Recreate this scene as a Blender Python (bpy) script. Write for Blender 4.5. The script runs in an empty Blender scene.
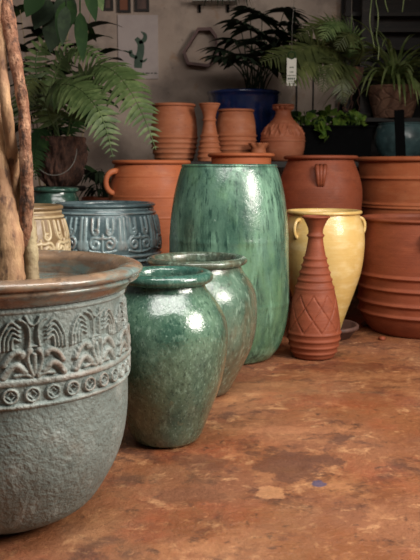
import bpy, math, random
import numpy as np
from mathutils import Vector
rnd = random.Random(7)
PI = math.pi
SC = bpy.context.scene
COL = SC.collection
# ---------------------------------------------------------------- camera
F = 800.0; PITCH = math.atan(112 / 800); CH = .90; CP, SP = math.cos(PITCH), math.sin(PITCH)
cam_d = bpy.data.cameras.new('camera'); cam = bpy.data.objects.new('camera', cam_d); COL.objects.link(cam)
cam.location = (0, 0, CH); cam.rotation_euler = (math.radians(90) - PITCH, 0, 0)
cam_d.sensor_fit = 'VERTICAL'; cam_d.sensor_height = 36; cam_d.lens = 36 * F / 560
cam_d.clip_start = .05
cam_d.dof.use_dof = True; cam_d.dof.focus_distance = 2.5; cam_d.dof.aperture_fstop = 7.5
SC.camera = cam

def at(px, py, Y):
    """survey point: where the line of sight through a photo point meets depth Y"""
    u = (px - 210) / F; v = (280 - py) / F
    t = Y / (CP + v * SP)
    return Vector((u * t, Y, CH + t * (-SP + v * CP)))
def floor_y(py):
    v = (280 - py) / F
    return CH * (CP + v * SP) / (SP - v * CP)
def m_px(Y, py=200):
    v = (280 - py) / F
    return Y / (CP + v * SP) / F

# ---------------------------------------------------------------- materials
def srgb(h):
    c = [int(h[i:i + 2], 16) / 255 for i in (0, 2, 4)]
    return tuple([(x / 12.92 if x <= .04045 else ((x + .055) / 1.055) ** 2.4) for x in c] + [1])
class NT:
    def __init__(s, name):
        s.m = bpy.data.materials.new(name); s.m.use_nodes = True
        s.t = s.m.node_tree; s.b = s.t.nodes['Principled BSDF']
        s.tc = s.t.nodes.new('ShaderNodeTexCoord')
    def n(s, k): return s.t.nodes.new(k)
    def l(s, a, b): s.t.links.new(a, b)
    def noise(s, scale, detail=6, rough=.6, dist=0, world=False):
        mp = s.n('ShaderNodeMapping'); s.l(s.tc.outputs['Object'], mp.inputs[0])
        if isinstance(scale, (int, float)): scale = (scale,) * 3
        mp.inputs['Scale'].default_value = scale
        nz = s.n('ShaderNodeTexNoise'); s.l(mp.outputs[0], nz.inputs['Vector'])
        nz.inputs['Scale'].default_value = 1; nz.inputs['Detail'].default_value = detail
        nz.inputs['Roughness'].default_value = rough; nz.inputs['Distortion'].default_value = dist
        return nz.outputs['Fac']
    def ramp(s, fac, lo, hi, a=0, b=1):
        r = s.n('ShaderNodeMapRange'); s.l(fac, r.inputs[0])
        r.inputs[1].default_value = lo; r.inputs[2].default_value = hi
        r.inputs[3].default_value = a; r.inputs[4].default_value = b
        return r.outputs[0]
    def mix(s, fac, a, b):
        x = s.n('ShaderNodeMix'); x.data_type = 'RGBA'
        if isinstance(fac, (int, float)): x.inputs[0].default_value = fac
        else: s.l(fac, x.inputs[0])
        for v, i in ((a, 6), (b, 7)):
            if isinstance(v, tuple): x.inputs[i].default_value = v
            else: s.l(v, x.inputs[i])
        return x.outputs[2]
    def mul(s, a, k):
        x = s.n('ShaderNodeMath'); x.operation = 'MULTIPLY'; s.l(a, x.inputs[0])
        if isinstance(k, (int, float)): x.inputs[1].default_value = k
        else: s.l(k, x.inputs[1])
        return x.outputs[0]
    def add(s, a, b):
        x = s.n('ShaderNodeMath'); x.operation = 'ADD'; s.l(a, x.inputs[0])
        if isinstance(b, (int, float)): x.inputs[1].default_value = b
        else: s.l(b, x.inputs[1])
        return x.outputs[0]

def mat(name, base, layers=(), rough=.6, rvar=0, bump=(), coat=0, zl=(), relief=None, spec=.5, rings=None, trans=0):
    s = NT(name); c = srgb(base)
    z = None
    for (col, z0, z1, wob, k) in zl:
        if z is None:
            sp = s.n('ShaderNodeSeparateXYZ'); s.l(s.tc.outputs['Object'], sp.inputs[0]); z = sp.outputs[2]
        w = s.add(z, s.ramp(s.noise((9, 9, 3), 5), .3, .7, -wob, wob))
        c = s.mix(s.ramp(w, z0, z1, 0, k), c, srgb(col))
    for (col, scale, lo, hi, k) in layers:
        c = s.mix(s.ramp(s.noise(scale, 8, .65), lo, hi, 0, k), c, srgb(col))
    if relief:
        a = s.n('ShaderNodeAttribute'); a.attribute_name = 'relief'
        f = s.mul(s.ramp(a.outputs['Fac'], relief[1], relief[2], 0, relief[3]), s.ramp(s.noise(14, 5), .4, .6, .35, 1))
        c = s.mix(f, c, srgb(relief[0]))
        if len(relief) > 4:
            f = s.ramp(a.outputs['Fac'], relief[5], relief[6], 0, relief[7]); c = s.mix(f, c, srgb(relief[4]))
    if isinstance(c, tuple): s.b.inputs['Base Color'].default_value = c
    else: s.l(c, s.b.inputs['Base Color'])
    s.b.inputs['Roughness'].default_value = rough
    if rvar: s.l(s.ramp(s.noise(12, 6), .35, .65, max(.03, rough - rvar), rough + rvar), s.b.inputs['Roughness'])
    s.b.inputs['Specular IOR Level'].default_value = spec
    s.b.inputs['Coat Weight'].default_value = coat; s.b.inputs['Coat Roughness'].default_value = .08
    prev = None
    for (scale, dist, detail) in bump:
        bp = s.n('ShaderNodeBump'); bp.inputs['Distance'].default_value = dist; bp.inputs['Strength'].default_value = 1
        s.l(s.noise(scale, detail), bp.inputs['Height'])
        if prev: s.l(prev, bp.inputs['Normal'])
        prev = bp.outputs[0]
    if prev:
        s.l(prev, s.b.inputs['Normal'])
        if coat: s.l(prev, s.b.inputs['Coat Normal'])
    if trans:
        s.b.inputs['Transmission Weight'].default_value = 0
        tr = s.n('ShaderNodeBsdfTranslucent'); ms = s.n('ShaderNodeMixShader'); ms.inputs[0].default_value = trans
        if isinstance(c, tuple): tr.inputs[0].default_value = c
        else: s.l(c, tr.inputs[0])
        o = s.t.nodes['Material Output']
        s.l(s.b.outputs[0], ms.inputs[1]); s.l(tr.outputs[0], ms.inputs[2]); s.l(ms.outputs[0], o.inputs[0])
    return s.m

def terra(name, base='b06a48', dark='8a4a30', light='c98a66', k=.5):
    return mat(name, base, [(dark, (5, 5, 14), .45, .7, k), (light, (7, 7, 22), .52, .72, k * .8), ('5e3424', 38, .62, .72, .5),
                            (light, (3, 3, 3), .5, .75, .35)], rough=.62, rvar=.1, bump=[((2, 2, 160), .0012, 2), (120, .0006, 4)], spec=.35)
M = {}
M['green'] = mat('green_glaze', '56735f', [('2a4a3e', (9, 9, 4), .44, .62, .8), ('9bb8a4', (80, 80, 45), .52, .7, .4), ('16352c', (95, 95, 60), .53, .64, .7),
                 ('9a8a63', (9, 9, 9), .64, .74, .5), ('a8cbb8', (120, 120, 70), .62, .7, .5)], rough=.2, rvar=.08, coat=.8,
                 zl=[('59634a', .36, .04, .08, .65), ('2c5f58', .50, .56, .02, .7)], bump=[(30, .002, 5), (140, .0006, 3)])
M['moss'] = mat('moss_green_glaze', '55705f', [('2a4236', (9, 9, 4), .46, .62, .75), ('96ae9c', (60, 60, 26), .51, .68, .55), ('23302a', (60, 60, 20), .56, .66, .7),
                ('7a6a52', (8, 8, 4), .5, .7, .55)], rough=.25, rvar=.08, coat=.55,
                zl=[('54483a', .34, .04, .08, .75), ('4d4438', .49, .53, .02, .6)], bump=[(30, .002, 5), (140, .0006, 3)])
M['jar'] = mat('pale_green_glaze', '587a68', [('2c4c40', (7, 7, 2.5), .44, .6, .75), ('8cb79b', (14, 14, 3), .5, .68, .65), ('1d3c33', (60, 60, 10), .53, .62, .8),
               ('7fa873', (4, 4, 2), .5, .7, .4), ('cfe0d4', (50, 50, 26), .69, .73, .8)], rough=.3, rvar=.1, coat=.35,
               zl=[('2c4f38', .45, .15, .1, .7), ('274a45', .87, .93, .03, .75)], bump=[(22, .002, 5), (110, .0006, 3)])
M['patina'] = mat('grey_patina', '7d8783', [('5a6562', 5, .45, .64, .7), ('a9b1ad', (16, 16, 9), .5, .68, .7), ('3d3a33', 30, .6, .7, .6), ('6e5b46', 8, .6, .72, .5),
                  ('47605f', (3, 3, 9), .5, .7, .4)], rough=.5, rvar=.12, relief=('7f5a44', .45, 1.0, .55, '44524f', .12, .0, .3), bump=[(16, .004, 3), (75, .0055, 2)], spec=.5)  # rust on raised parts; recesses painted darker to deepen the relief's shading
M['rustrim'] = mat('rust_rim_glaze', '75604f', [('6f8a88', (6, 6, 26), .46, .6, .8), ('a08064', (12, 12, 30), .5, .68, .7), ('3a2c26', 26, .57, .68, .7), ('a9b4b0', 40, .64, .72, .6)],
                   rough=.28, rvar=.1, coat=.35, bump=[(30, .0015, 5)])
M['teal'] = mat('teal_blue_glaze', '82979a', [('506468', (7, 7, 7), .45, .62, .75), ('93a8aa', (20, 20, 20), .5, .66, .6), ('22333a', 45, .57, .66, .6)],
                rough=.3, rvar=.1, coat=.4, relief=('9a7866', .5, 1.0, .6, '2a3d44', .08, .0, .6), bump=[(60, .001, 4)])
M['tealdark'] = mat('bottle_green_glaze', '2c4a40', [('16291f', 9, .45, .6, .7), ('6f9384', 20, .56, .7, .5)], rough=.22, coat=.5, bump=[(40, .001, 4)])
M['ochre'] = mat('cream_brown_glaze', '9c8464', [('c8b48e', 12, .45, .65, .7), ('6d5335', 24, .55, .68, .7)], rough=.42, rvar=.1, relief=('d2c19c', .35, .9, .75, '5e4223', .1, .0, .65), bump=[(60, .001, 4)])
M['cream'] = mat('cream_glaze', 'cfae6c', [('b08c4a', (4, 4, 3), .45, .68, .6), ('e2cf9f', (8, 8, 20), .5, .7, .5), ('8f6c38', 40, .66, .74, .5)], rough=.38, rvar=.06, coat=.2,
                 zl=[('b9954f', .35, .05, .08, .6)], bump=[((2, 2, 120), .001, 2), (60, .0006, 4)])
M['terra'] = terra('terracotta', 'a65a36', '7c3d24', 'bd7850', .5); M['terra_deep'] = terra('deep_terracotta', '7f3f27', '562818', '9a5639', .5)
M['terra_pale'] = terra('pale_terracotta', 'b06a48', '874730', 'c99072', .5)
M['terra_carved'] = terra('carved_terracotta', 'a05c40', '763e2a', 'ba8062', .5)
M['cobalt'] = mat('cobalt_glaze', '1d2d5c', [('0f1a3c', 6, .45, .62, .7), ('3a4f86', 16, .58, .7, .4)], rough=.15, coat=.6, bump=[(20, .0015, 4)])
M['aqua'] = mat('dusty_aqua_glaze', '4c6668', [('2c3d40', 8, .45, .62, .7), ('7c9694', 22, .56, .7, .5)], rough=.35, coat=.3, bump=[(50, .001, 4)])
M['blackplastic'] = mat('black_plastic', '060607', [('101011', 20, .55, .7, .5)], rough=.9, spec=.1)
M['soil'] = mat('soil', '5a3226', [('2c1a14', 30, .45, .6, .8), ('7d4c36', 60, .55, .7, .5)], rough=.95, bump=[(60, .01, 6)])
M['bark'] = mat('bark', '8c6a4c', [('b8926b', (30, 30, 9), .48, .62, .75), ('3f291e', (40, 40, 14), .55, .64, .85), ('8d5a40', (8, 8, 4), .5, .65, .5)], rough=.75, bump=[((50, 50, 22), .006, 6)])
M['bark2'] = mat('rough_bark', '80563f', [('bb8f70', (40, 40, 20), .5, .62, .7), ('2e1d16', (50, 50, 26), .5, .6, .85)], rough=.85, bump=[((60, 60, 40), .012, 6)])
M['bark3'] = mat('smooth_green_bark', '8e7c5f', [('b0a07c', (30, 30, 12), .5, .65, .7), ('453626', 50, .58, .68, .7)], rough=.7, bump=[((60, 60, 40), .004, 6)])
M['fern'] = mat('fern_green', '52653a', [('8a9b64', 9, .45, .65, .7), ('35522a', 14, .52, .68, .6)], rough=.5, trans=.3)
M['fern_olive'] = mat('olive_fern_green', '434a28', [('6b7240', 7, .48, .65, .7), ('343d22', 12, .5, .68, .6)], rough=.5, trans=.3)
M['darkleaf'] = mat('dark_leaf', '232e20', [('38482f', 12, .5, .66, .7), ('151c14', 20, .5, .7, .6)], rough=.75, spec=.2, trans=.1)
M['midleaf'] = mat('mid_green_leaf', '243a1e', [('3b5728', 8, .48, .66, .7)], rough=.75, spec=.2, trans=.3)
M['bright'] = mat('bright_leaf', '5f7f34', [('93ab4a', 18, .48, .6, .8), ('355224', 24, .5, .64, .7)], rough=.35, trans=.25)
M['spider'] = mat('spider_leaf', '6f8048', [('aab57c', 8, .45, .62, .7), ('3f5230', 12, .55, .68, .6)], rough=.45, trans=.3)
M['coir'] = mat('brown_coir', '4e342a', [('2c1c17', 26, .45, .6, .8), ('7a5140', (30, 30, 8), .52, .66, .7)], rough=.95, bump=[((50, 50, 14), .02, 7)])
M['darkwood'] = mat('dark_wood', '231d1a', [('181412', (4, 4, 30), .45, .65, .7), ('463a32', (6, 6, 50), .55, .7, .5)], rough=.7, bump=[((4, 4, 60), .002, 4)])
M['rosewood'] = mat('reddish_wood', '6c4c48', [('4c3230', 12, .45, .62, .7), ('8c6c66', 18, .55, .7, .5)], rough=.6)
M['paper'] = mat('poster_paper', 'b3a4a0', [('a29390', 4, .45, .65, .6)], rough=.8)
M['ink'] = mat('printed_ink', '3c453c', rough=.8)
M['inkgreen'] = mat('printed_green', '46584a', [('34443a', 12, .45, .6, .6)], rough=.8)
M['white'] = mat('white_card', 'a8a59c', [('8b8880', 30, .5, .7, .4)], rough=.6)
M['wire'] = mat('galvanised_wire', '6d6760', rough=.4)
M['metal'] = mat('black_metal', '070708', rough=.9, spec=.1)
M['stoneware'] = mat('brown_stoneware', '5b4038', [('3b2823', 12, .45, .62, .7)], rough=.6)
M['crack'] = mat('cracked_clay', '71503f', [('8f6a54', 10, .48, .62, .7), ('4a3228', 18, .52, .64, .7)], rough=.85, bump=[(20, .01, 6)])
M['rust'] = mat('rust', '7a4a36', rough=.8)

def floor_mat():
    s = NT('red_dust_concrete'); c = srgb('845234')
    for (col, sc, lo, hi, k) in (('6b3d28', 1.3, .45, .62, .8), ('b07a52', 2.6, .50, .66, .75), ('4c2c20', 5.5, .53, .62, .75), ('c79468', 9, .56, .66, .6),
                                 ('96492c', 1.9, .5, .66, .55), ('3b241c', 17, .58, .66, .7), ('bb8459', 40, .56, .7, .45), ('8f6b4a', .9, .5, .64, .5), ('3b231b', 70, .64, .7, .6)):
        c = s.mix(s.ramp(s.noise(sc, 9, .68, .3), lo, hi, 0, k), c, srgb(col))
    # damp stains with a shape of their own
    def stain(cx, cy, rx, ry, col, k, c, soft=.25):
        mp = s.n('ShaderNodeMapping'); s.l(s.tc.outputs['Object'], mp.inputs[0])
        mp.inputs['Location'].default_value = (-cx / rx, -cy / ry, 0); mp.inputs['Scale'].default_value = (1 / rx, 1 / ry, 0)
        ln = s.n('ShaderNodeVectorMath'); ln.operation = 'LENGTH'; s.l(mp.outputs[0], ln.inputs[0])
        w = s.add(ln.outputs['Value'], s.ramp(s.noise(7, 8, .75), .3, .7, -.9, .9))
        return s.mix(s.ramp(w, 1, 1 - soft, 0, k), c, srgb(col))
    for (px, py, wx, wy, col, k) in ((295, 464, 48, 20, '5a3525', .8), (200, 462, 34, 10, '5f3928', .6), (268, 492, 14, 9, 'c89064', .5), (320, 484, 8, 4, '4a4560', .8),
                                     (190, 495, 40, 9, '6a4028', .6), (370, 400, 60, 10, '7c3f26', .5), (345, 367, 60, 6, '5a2d1e', .6), (300, 430, 60, 5, 'a86f4c', .4)):
        p = at(px, py, floor_y(py)); c = stain(p.x, p.y, wx * m_px(p.y), wy / F * p.y * p.y, col, k, c)
    s.l(c, s.b.inputs['Base Color'])
    s.l(s.ramp(s.noise(2.2, 7), .4, .62, .38, .8), s.b.inputs['Roughness'])
    bp = s.n('ShaderNodeBump'); bp.inputs['Distance'].default_value = .008; s.l(s.noise(24, 9, .7), bp.inputs['Height'])
    b2 = s.n('ShaderNodeBump'); b2.inputs['Distance'].default_value = .02; s.l(s.noise(4, 6), b2.inputs['Height']); s.l(bp.outputs[0], b2.inputs['Normal'])
    s.l(b2.outputs[0], s.b.inputs['Normal'])
    return s.m
M['floor'] = floor_mat()
M['wall'] = mat('weathered_plaster', 'a99588', [('bfad9f', 1.2, .45, .65, .6), ('6e625c', 2.3, .5, .68, .6), ('9c7450', 5, .6, .7, .5), ('5b4f4a', 18, .62, .7, .5), ('7d7370', .7, .5, .7, .5)],
                rough=.9, bump=[(12, .006, 6)])
M['ceiling_shade_slab'] = mat('dark_slab', '3a3531', [('2a2623', 3, .45, .6, .6)], rough=.9)

# ---------------------------------------------------------------- mesh helpers
class MB:
    def __init__(s): s.v = []; s.f = []; s.a = None; s.mi = []
    def add(s, vs, fs, mi=0):
        o = len(s.v); s.v += [tuple(p) for p in vs]; s.f += [tuple(i + o for i in f) for f in fs]; s.mi += [mi] * len(fs)
    def box(s, c, d, mi=0):
        x, y, z = c; a, b, e = d[0] / 2, d[1] / 2, d[2] / 2
        vs = [(x + i * a, y + j * b, z + k * e) for i in (-1, 1) for j in (-1, 1) for k in (-1, 1)]
        s.add(vs, [(0, 1, 3, 2), (4, 6, 7, 5), (0, 4, 5, 1), (2, 3, 7, 6), (0, 2, 6, 4), (1, 5, 7, 3)], mi)
    def build(s, name, m, parent=None, loc=None, smooth=True, bevel=0):
        me = bpy.data.meshes.new(name)
        off = Vector(loc) if loc is not None else (parent_loc(parent) if parent else Vector((0, 0, 0)))
        me.from_pydata([(p[0] - off.x, p[1] - off.y, p[2] - off.z) for p in s.v], [], s.f)
        o = bpy.data.objects.new(name, me); COL.objects.link(o)
        ms = m if isinstance(m, (list, tuple)) else [m]
        for q in ms: me.materials.append(q)
        me.polygons.foreach_set('material_index', s.mi)
        if smooth: me.polygons.foreach_set('use_smooth', [True] * len(me.polygons))
        if s.a is not None:
            at_ = me.attributes.new('relief', 'FLOAT', 'POINT'); at_.data.foreach_set('value', s.a)
        me.validate(); me.update()
        if parent: o.parent = parent
        if loc is not None and not parent: o.location = loc
        if bevel:
            b = o.modifiers.new('bevel', 'BEVEL'); b.width = bevel; b.segments = 2
        return o
LOC = {}
def parent_loc(p):
    v = Vector((0, 0, 0))
    while p: v += p.location; p = p.parent
    return v
def thing(name, label, cat, loc, group=None):
    o = bpy.data.objects.new(name, None); COL.objects.link(o); o.location = loc; o.empty_display_size = .05
    return tag(o, label, cat, group)
def tag(o, label, cat, group=None, kind=None):
    o['label'] = label; o['category'] = cat
    if group: o['group'] = group
    if kind: o['kind'] = kind
    return o
def struct(o): o['kind'] = 'structure'; return o

def catmull(pts, n):
    pts = [tuple(p) for p in pts]; P = [tuple(2 * a - b for a, b in zip(pts[0], pts[1]))] + pts + [tuple(2 * a - b for a, b in zip(pts[-1], pts[-2]))]
    out = []
    for i in range(1, len(P) - 2):
        for k in range(n):
            t = k / n
            out.append(tuple(.5 * (2 * b + (c - a) * t + (2 * a - 5 * b + 4 * c - d) * t * t + (3 * b - a - 3 * c + d) * t ** 3) for a, b, c, d in zip(P[i - 1], P[i], P[i + 1], P[i + 2])))
    out.append(pts[-1]); return out
def tube(mb, path, rad, seg=10, mi=0, cap=True, flat=1.0):
    path = [Vector(p) for p in path]; n = len(path)
    if isinstance(rad, (int, float)): rad = [rad] * n
    t0 = (path[1] - path[0]).normalized(); up = Vector((0, 0, 1)) if abs(t0.z) < .9 else Vector((0, 1, 0))
    nn = t0.cross(up).normalized(); vs = []; fs = []
    for i, p in enumerate(path):
        t = (path[min(i + 1, n - 1)] - path[max(i - 1, 0)]).normalized()
        nn = (nn - t * nn.dot(t)).normalized(); b = t.cross(nn)
        for k in range(seg):
            a = 2 * PI * k / seg; vs.append(p + (nn * math.cos(a) + b * math.sin(a) * flat) * rad[i])
    for i in range(n - 1):
        for k in range(seg):
            fs.append((i * seg + k, i * seg + (k + 1) % seg, (i + 1) * seg + (k + 1) % seg, (i + 1) * seg + k))
    if cap: fs.append(tuple(range(seg))[::-1]); fs.append(tuple((n - 1) * seg + k for k in range(seg)))
    mb.add(vs, fs, mi)

def lathe(mb, prof, seg=96, disp=None, wob=.003, seed=1, mi=0, c=(0, 0, 0), cap=False):
    """revolve (r,z) points; disp(theta, z, r) adds relief; wob keeps it hand thrown"""
    prof = np.array(prof, float); n = len(prof)
    th = np.linspace(0, 2 * PI, seg, endpoint=False)
    T, R = np.meshgrid(th, prof[:, 0]); _, Z = np.meshgrid(th, prof[:, 1])
    h = np.zeros_like(R)
    W = 1 + wob * (np.sin(2 * T + seed) * .6 + np.sin(3 * T + 2.1 * seed + Z * 6) * .5 + np.sin(Z * 23 + seed) * .4)
    if disp is not None:
        h, amp = disp(T, Z, R)
        idx = np.arange(n)[:, None] <= int(np.argmax(prof[:, 1]))
        h = np.where(idx, h, 0); R2 = R * W + h * amp
    else: R2 = R * W
    X = c[0] + R2 * np.cos(T); Y = c[1] + R2 * np.sin(T)
    vs = np.stack([X, Y, Z + c[2]], -1).reshape(-1, 3).tolist()
    fs = []
    for i in range(n - 1):
        for k in range(seg):
            k2 = (k + 1) % seg; fs.append((i * seg + k, i * seg + k2, (i + 1) * seg + k2, (i + 1) * seg + k))
    o = len(mb.v); mb.add(vs, fs, mi)
    fs2 = [tuple(o + k for k in range(seg))[::-1]]
    mb.f += fs2; mb.mi += [mi]
    if cap: mb.f.append(tuple(o + (n - 1) * seg + k for k in range(seg))); mb.mi.append(mi)
    if disp is not None: mb.a = h.reshape(-1).tolist()

def rows_to_prof(rows, cx, Y, n=6):
    """measured silhouette rows (photo y, half width) -> metric (r,z) points, bottom first"""
    out = []
    for (py, hw) in rows:
        if py is None: t = Y / CP / (1 + 0) ; out.append((hw * m_px(Y, 380), 0.0)); continue
        out.append((hw * m_px(Y, py), at(cx, py, Y).z))
    if n > 1: out = catmull(out, n)
    return [(max(r, .001), z) for r, z in out]
def rim_roll(rc, z, tr, tz=None, n=10, a0=-.9, a1=1.05):
    """rounded lip: arc from outer underside over the top to the inside"""
    tz = tz or tr
    return [(rc + tr * math.cos(a), z + tz * math.sin(a)) for a in [a0 * PI / 2 + (a1 * PI - a0 * PI / 2) * k / n for k in range(n + 1)]]
def inside(prof_out, th, z_to):
    pts = [(r - th, z) for r, z in prof_out if z > z_to][::-1]
    return pts
def make_pot(name, label, cat, cx, Y, rows, mt, rim, group=None, z0=0.0, seg=96, th=.018, disp=None, bands=(), dens=6, seed=1, depth=.25, parts=None, bodyname='body', wob=.003, parent=None):
    """rows bottom->top; rim=(centre radius offset, tube r, tube z, dz)"""
    prof = rows_to_prof(rows, cx, Y, dens)
    base_x = at(cx, 300, Y).x if False else (cx - 210) * m_px(Y, rows[len(rows) // 2][0] or 300)
    prof = [(r, z - z0) for r, z in prof]
    if rows[0][0] is None: prof[0] = (prof[0][0], 0)
    prof[0] = (prof[0][0], 0.0)
    # small foot bevel
    r0 = prof[0][0]; prof = [(r0 - .008, 0.0), (r0, .006)] + [p for p in prof[1:] if p[1] > .007]
    if bands:
        zs = []
        dz = .004
        q = []
        for i in range(len(prof) - 1):
            (ra, za), (rb, zb) = prof[i], prof[i + 1]; k = max(1, int(abs(zb - za) / dz))
            q += [(ra + (rb - ra) * j / k, za + (zb - za) * j / k) for j in range(k)]
        q.append(prof[-1]); prof = q
        prof = [(r + sum(a * math.exp(-((z - bz) / w) ** 2) for bz, w, a in bands), z) for r, z in prof]
    rt, zt = prof[-1]
    ro, tr, tz, dz = rim
    lip = rim_roll(rt + ro, zt + dz, tr, tz)
    inn = inside(prof, th, zt - depth)
    inn = [p for p in inn if p[1] < lip[-1][1] - .004]
    full = prof + lip + inn
    full.append((max(inn[-1][0] - .02, .01), inn[-1][1] - .006)); full.append((.004, inn[-1][1] - .008))
    mb = MB(); lathe(mb, full, seg, disp, seed=seed, wob=wob, cap=True)
    loc = Vector((base_x, Y, z0))
    if parent is not None: return mb, loc, prof
    if parts is None:
        o = mb.build(name, mt, None); o.location = loc
        tag(o, label, cat, group); return o, prof
    root = thing(name, label, cat, loc, group)
    mb2 = mb; me = mb2.build(bodyname, mt, None); me.parent = root
    return root, prof
def r_at(prof, z):
    best = min(prof, key=lambda p: abs(p[1] - z)); return best[0]

def child(mb, name, m, root, **k):
    """geometry given in the thing's own coordinates"""
    o = mb.build(name, m, None, **k); o.parent = root; return o

# ---------------------------------------------------------------- carved relief
def seg_d(X, V, a, b):
    ax, ay = a; bx, by = b; dx, dy = bx - ax, by - ay; L = dx * dx + dy * dy + 1e-9
    t = np.clip(((X - ax) * dx + (V - ay) * dy) / L, 0, 1)
    return np.hypot(X - ax - t * dx, V - ay - t * dy)
def strokes(X, V, S):
    h = np.zeros_like(X)
    for (pts, r, k) in S:
        r = r * 1.2
        P = catmull(pts, 5) if len(pts) > 2 else pts
        d = np.full_like(X, 9.0)
        for a, b in zip(P[:-1], P[1:]): d = np.minimum(d, seg_d(X, V, a, b))
        h = np.maximum(h, k * np.sqrt(np.clip(1 - (d / r) ** 2, 0, 1)))
    return h
LOTUS = [([(0, .06), (0, .36)], .035, .9), ([(.03, .03), (.085, .2), (.10, .34), (.065, .43)], .032, 1), ([(.065, .43), (.07, .42)], .05, 1),
         ([(.04, .0), (.15, .05), (.27, .03)], .03, .9), ([(.14, .09), (.24, .2), (.34, .16), (.43, .02)], .05, 1), ([(.17, .12), (.18, .14)], .06, .9),
         ([(.17, .38), (.24, .42), (.34, .36), (.42, .22)], .042, 1), ([(.17, .36), (.17, .38)], .055, 1),
         ([(.075, .5), (.06, .66), (.07, .8), (.13, .9), (.2, .93)], .02, .8), ([(0, .83), (.06, .88), (.1, .97)], .02, .8), ([(0, .5), (.1, .49)], .018, .6)]
for k in range(4):
    LOTUS.append(([(.47 - .055 * k, .44 + .01 * k), (.45 - .05 * k, .68 - .03 * k), (.32 - .015 * k, .9 - .085 * k), (.19, .8 - .07 * k)], .019, .75))
SCROLL = [([(.12, .98), (.13, .66), (.2, .56)], .03, .8), ([(.3, .98), (.29, .62), (.2, .5), (.12, .56), (.14, .66), (.2, .66)], .035, .9),
          ([(0, .42), (.1, .40), (.26, .42), (.34, .28), (.26, .12), (.14, .14), (.12, .26), (.2, .32), (.25, .26)], .04, 1),
          ([(0, .5), (0, .02)], .03, .9), ([(.5, .98), (.5, .3)], .05, .9), ([(.5, .25), (.5, .14)], .1, .9), ([(.36, .04), (.2, .0), (0, -.02)], .03, .8)]
def relief_fn(z_lo, z_hi, n, S, amp, phase=0, coins=None, ridges=(), aspect=None, fat=1.0):
    def fn(T, Z, R):
        h = np.zeros_like(T); H = z_hi - z_lo
        m = (Z > z_lo - .12 * H) & (Z < z_hi + .05 * H)
        per = 2 * PI / n
        U = ((T - phase) / per) % 1.0; U = np.abs(U - .5)
        Rm = float(R[m].mean()) if m.any() else 1
        X = U * (aspect if aspect else per * Rm / H) / fat
        Vv = (Z - z_lo) / H
        h[m] = strokes(X[m], Vv[m], S)
        if coins:
            c0, c1, nc = coins; mc = (Z > c0) & (Z < c1); pc = 2 * PI / nc
            uu = (((T / pc) % 1) - .5) * pc * R; vv = Z - (c0 + c1) / 2; rr = (c1 - c0) / 2 * .9
            d = np.hypot(uu, vv); ring = np.clip(1 - ((d - rr * .84) / (rr * .2)) ** 2, 0, 1) ** .5
            star = np.clip(1 - np.abs((np.abs(uu / rr) + 1e-6) ** .7 + (np.abs(vv / rr) + 1e-6) ** .7 - .78) / .24, 0, 1)
            h = np.where(mc, np.maximum(h, np.maximum(ring * .9, star * .8)), h)
        for (zz, w, k) in ridges:
            h = np.maximum(h, k * np.clip(1 - ((Z - zz) / w) ** 2, 0, 1) ** .5)
        h *= .85 + .15 * np.sin(T * 7 + Z * 30)
        return h, amp
    return fn

# ================================================================ SETTING
WY = 7.05
mb = MB(); mb.box((0.3, 3.2, -.05), (9, 8.4, .1)); struct(mb.build('floor', M['floor'], smooth=False))
mb = MB(); mb.box((0.3, WY + .06, 1.6), (9, .12, 3.4)); struct(mb.build('wall_back', M['wall'], smooth=False))
mb = MB(); mb.box((2.45, 4.95, 1.5), (.14, 4.3, 3.0)); struct(mb.build('wall_right_light_block', M['wall'], smooth=False))  # unseen wall, added to block the side light from the right-hand planters
mb = MB(); mb.box((0.3, 5.35, 3.06), (9, 2.8, .1)); struct(mb.build('ceiling_shade_slab', M['ceiling_shade_slab'], smooth=False))  # out-of-view slab over the back only, added to block sky light there
mb = MB()
for px in (296.5, 313): p = at(px, 100, WY); mb.box((p.x, WY - .006, p.z - .25), (.012, .014, 1.0))
struct(mb.build('trim_1', M['darkwood'], smooth=False))

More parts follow.
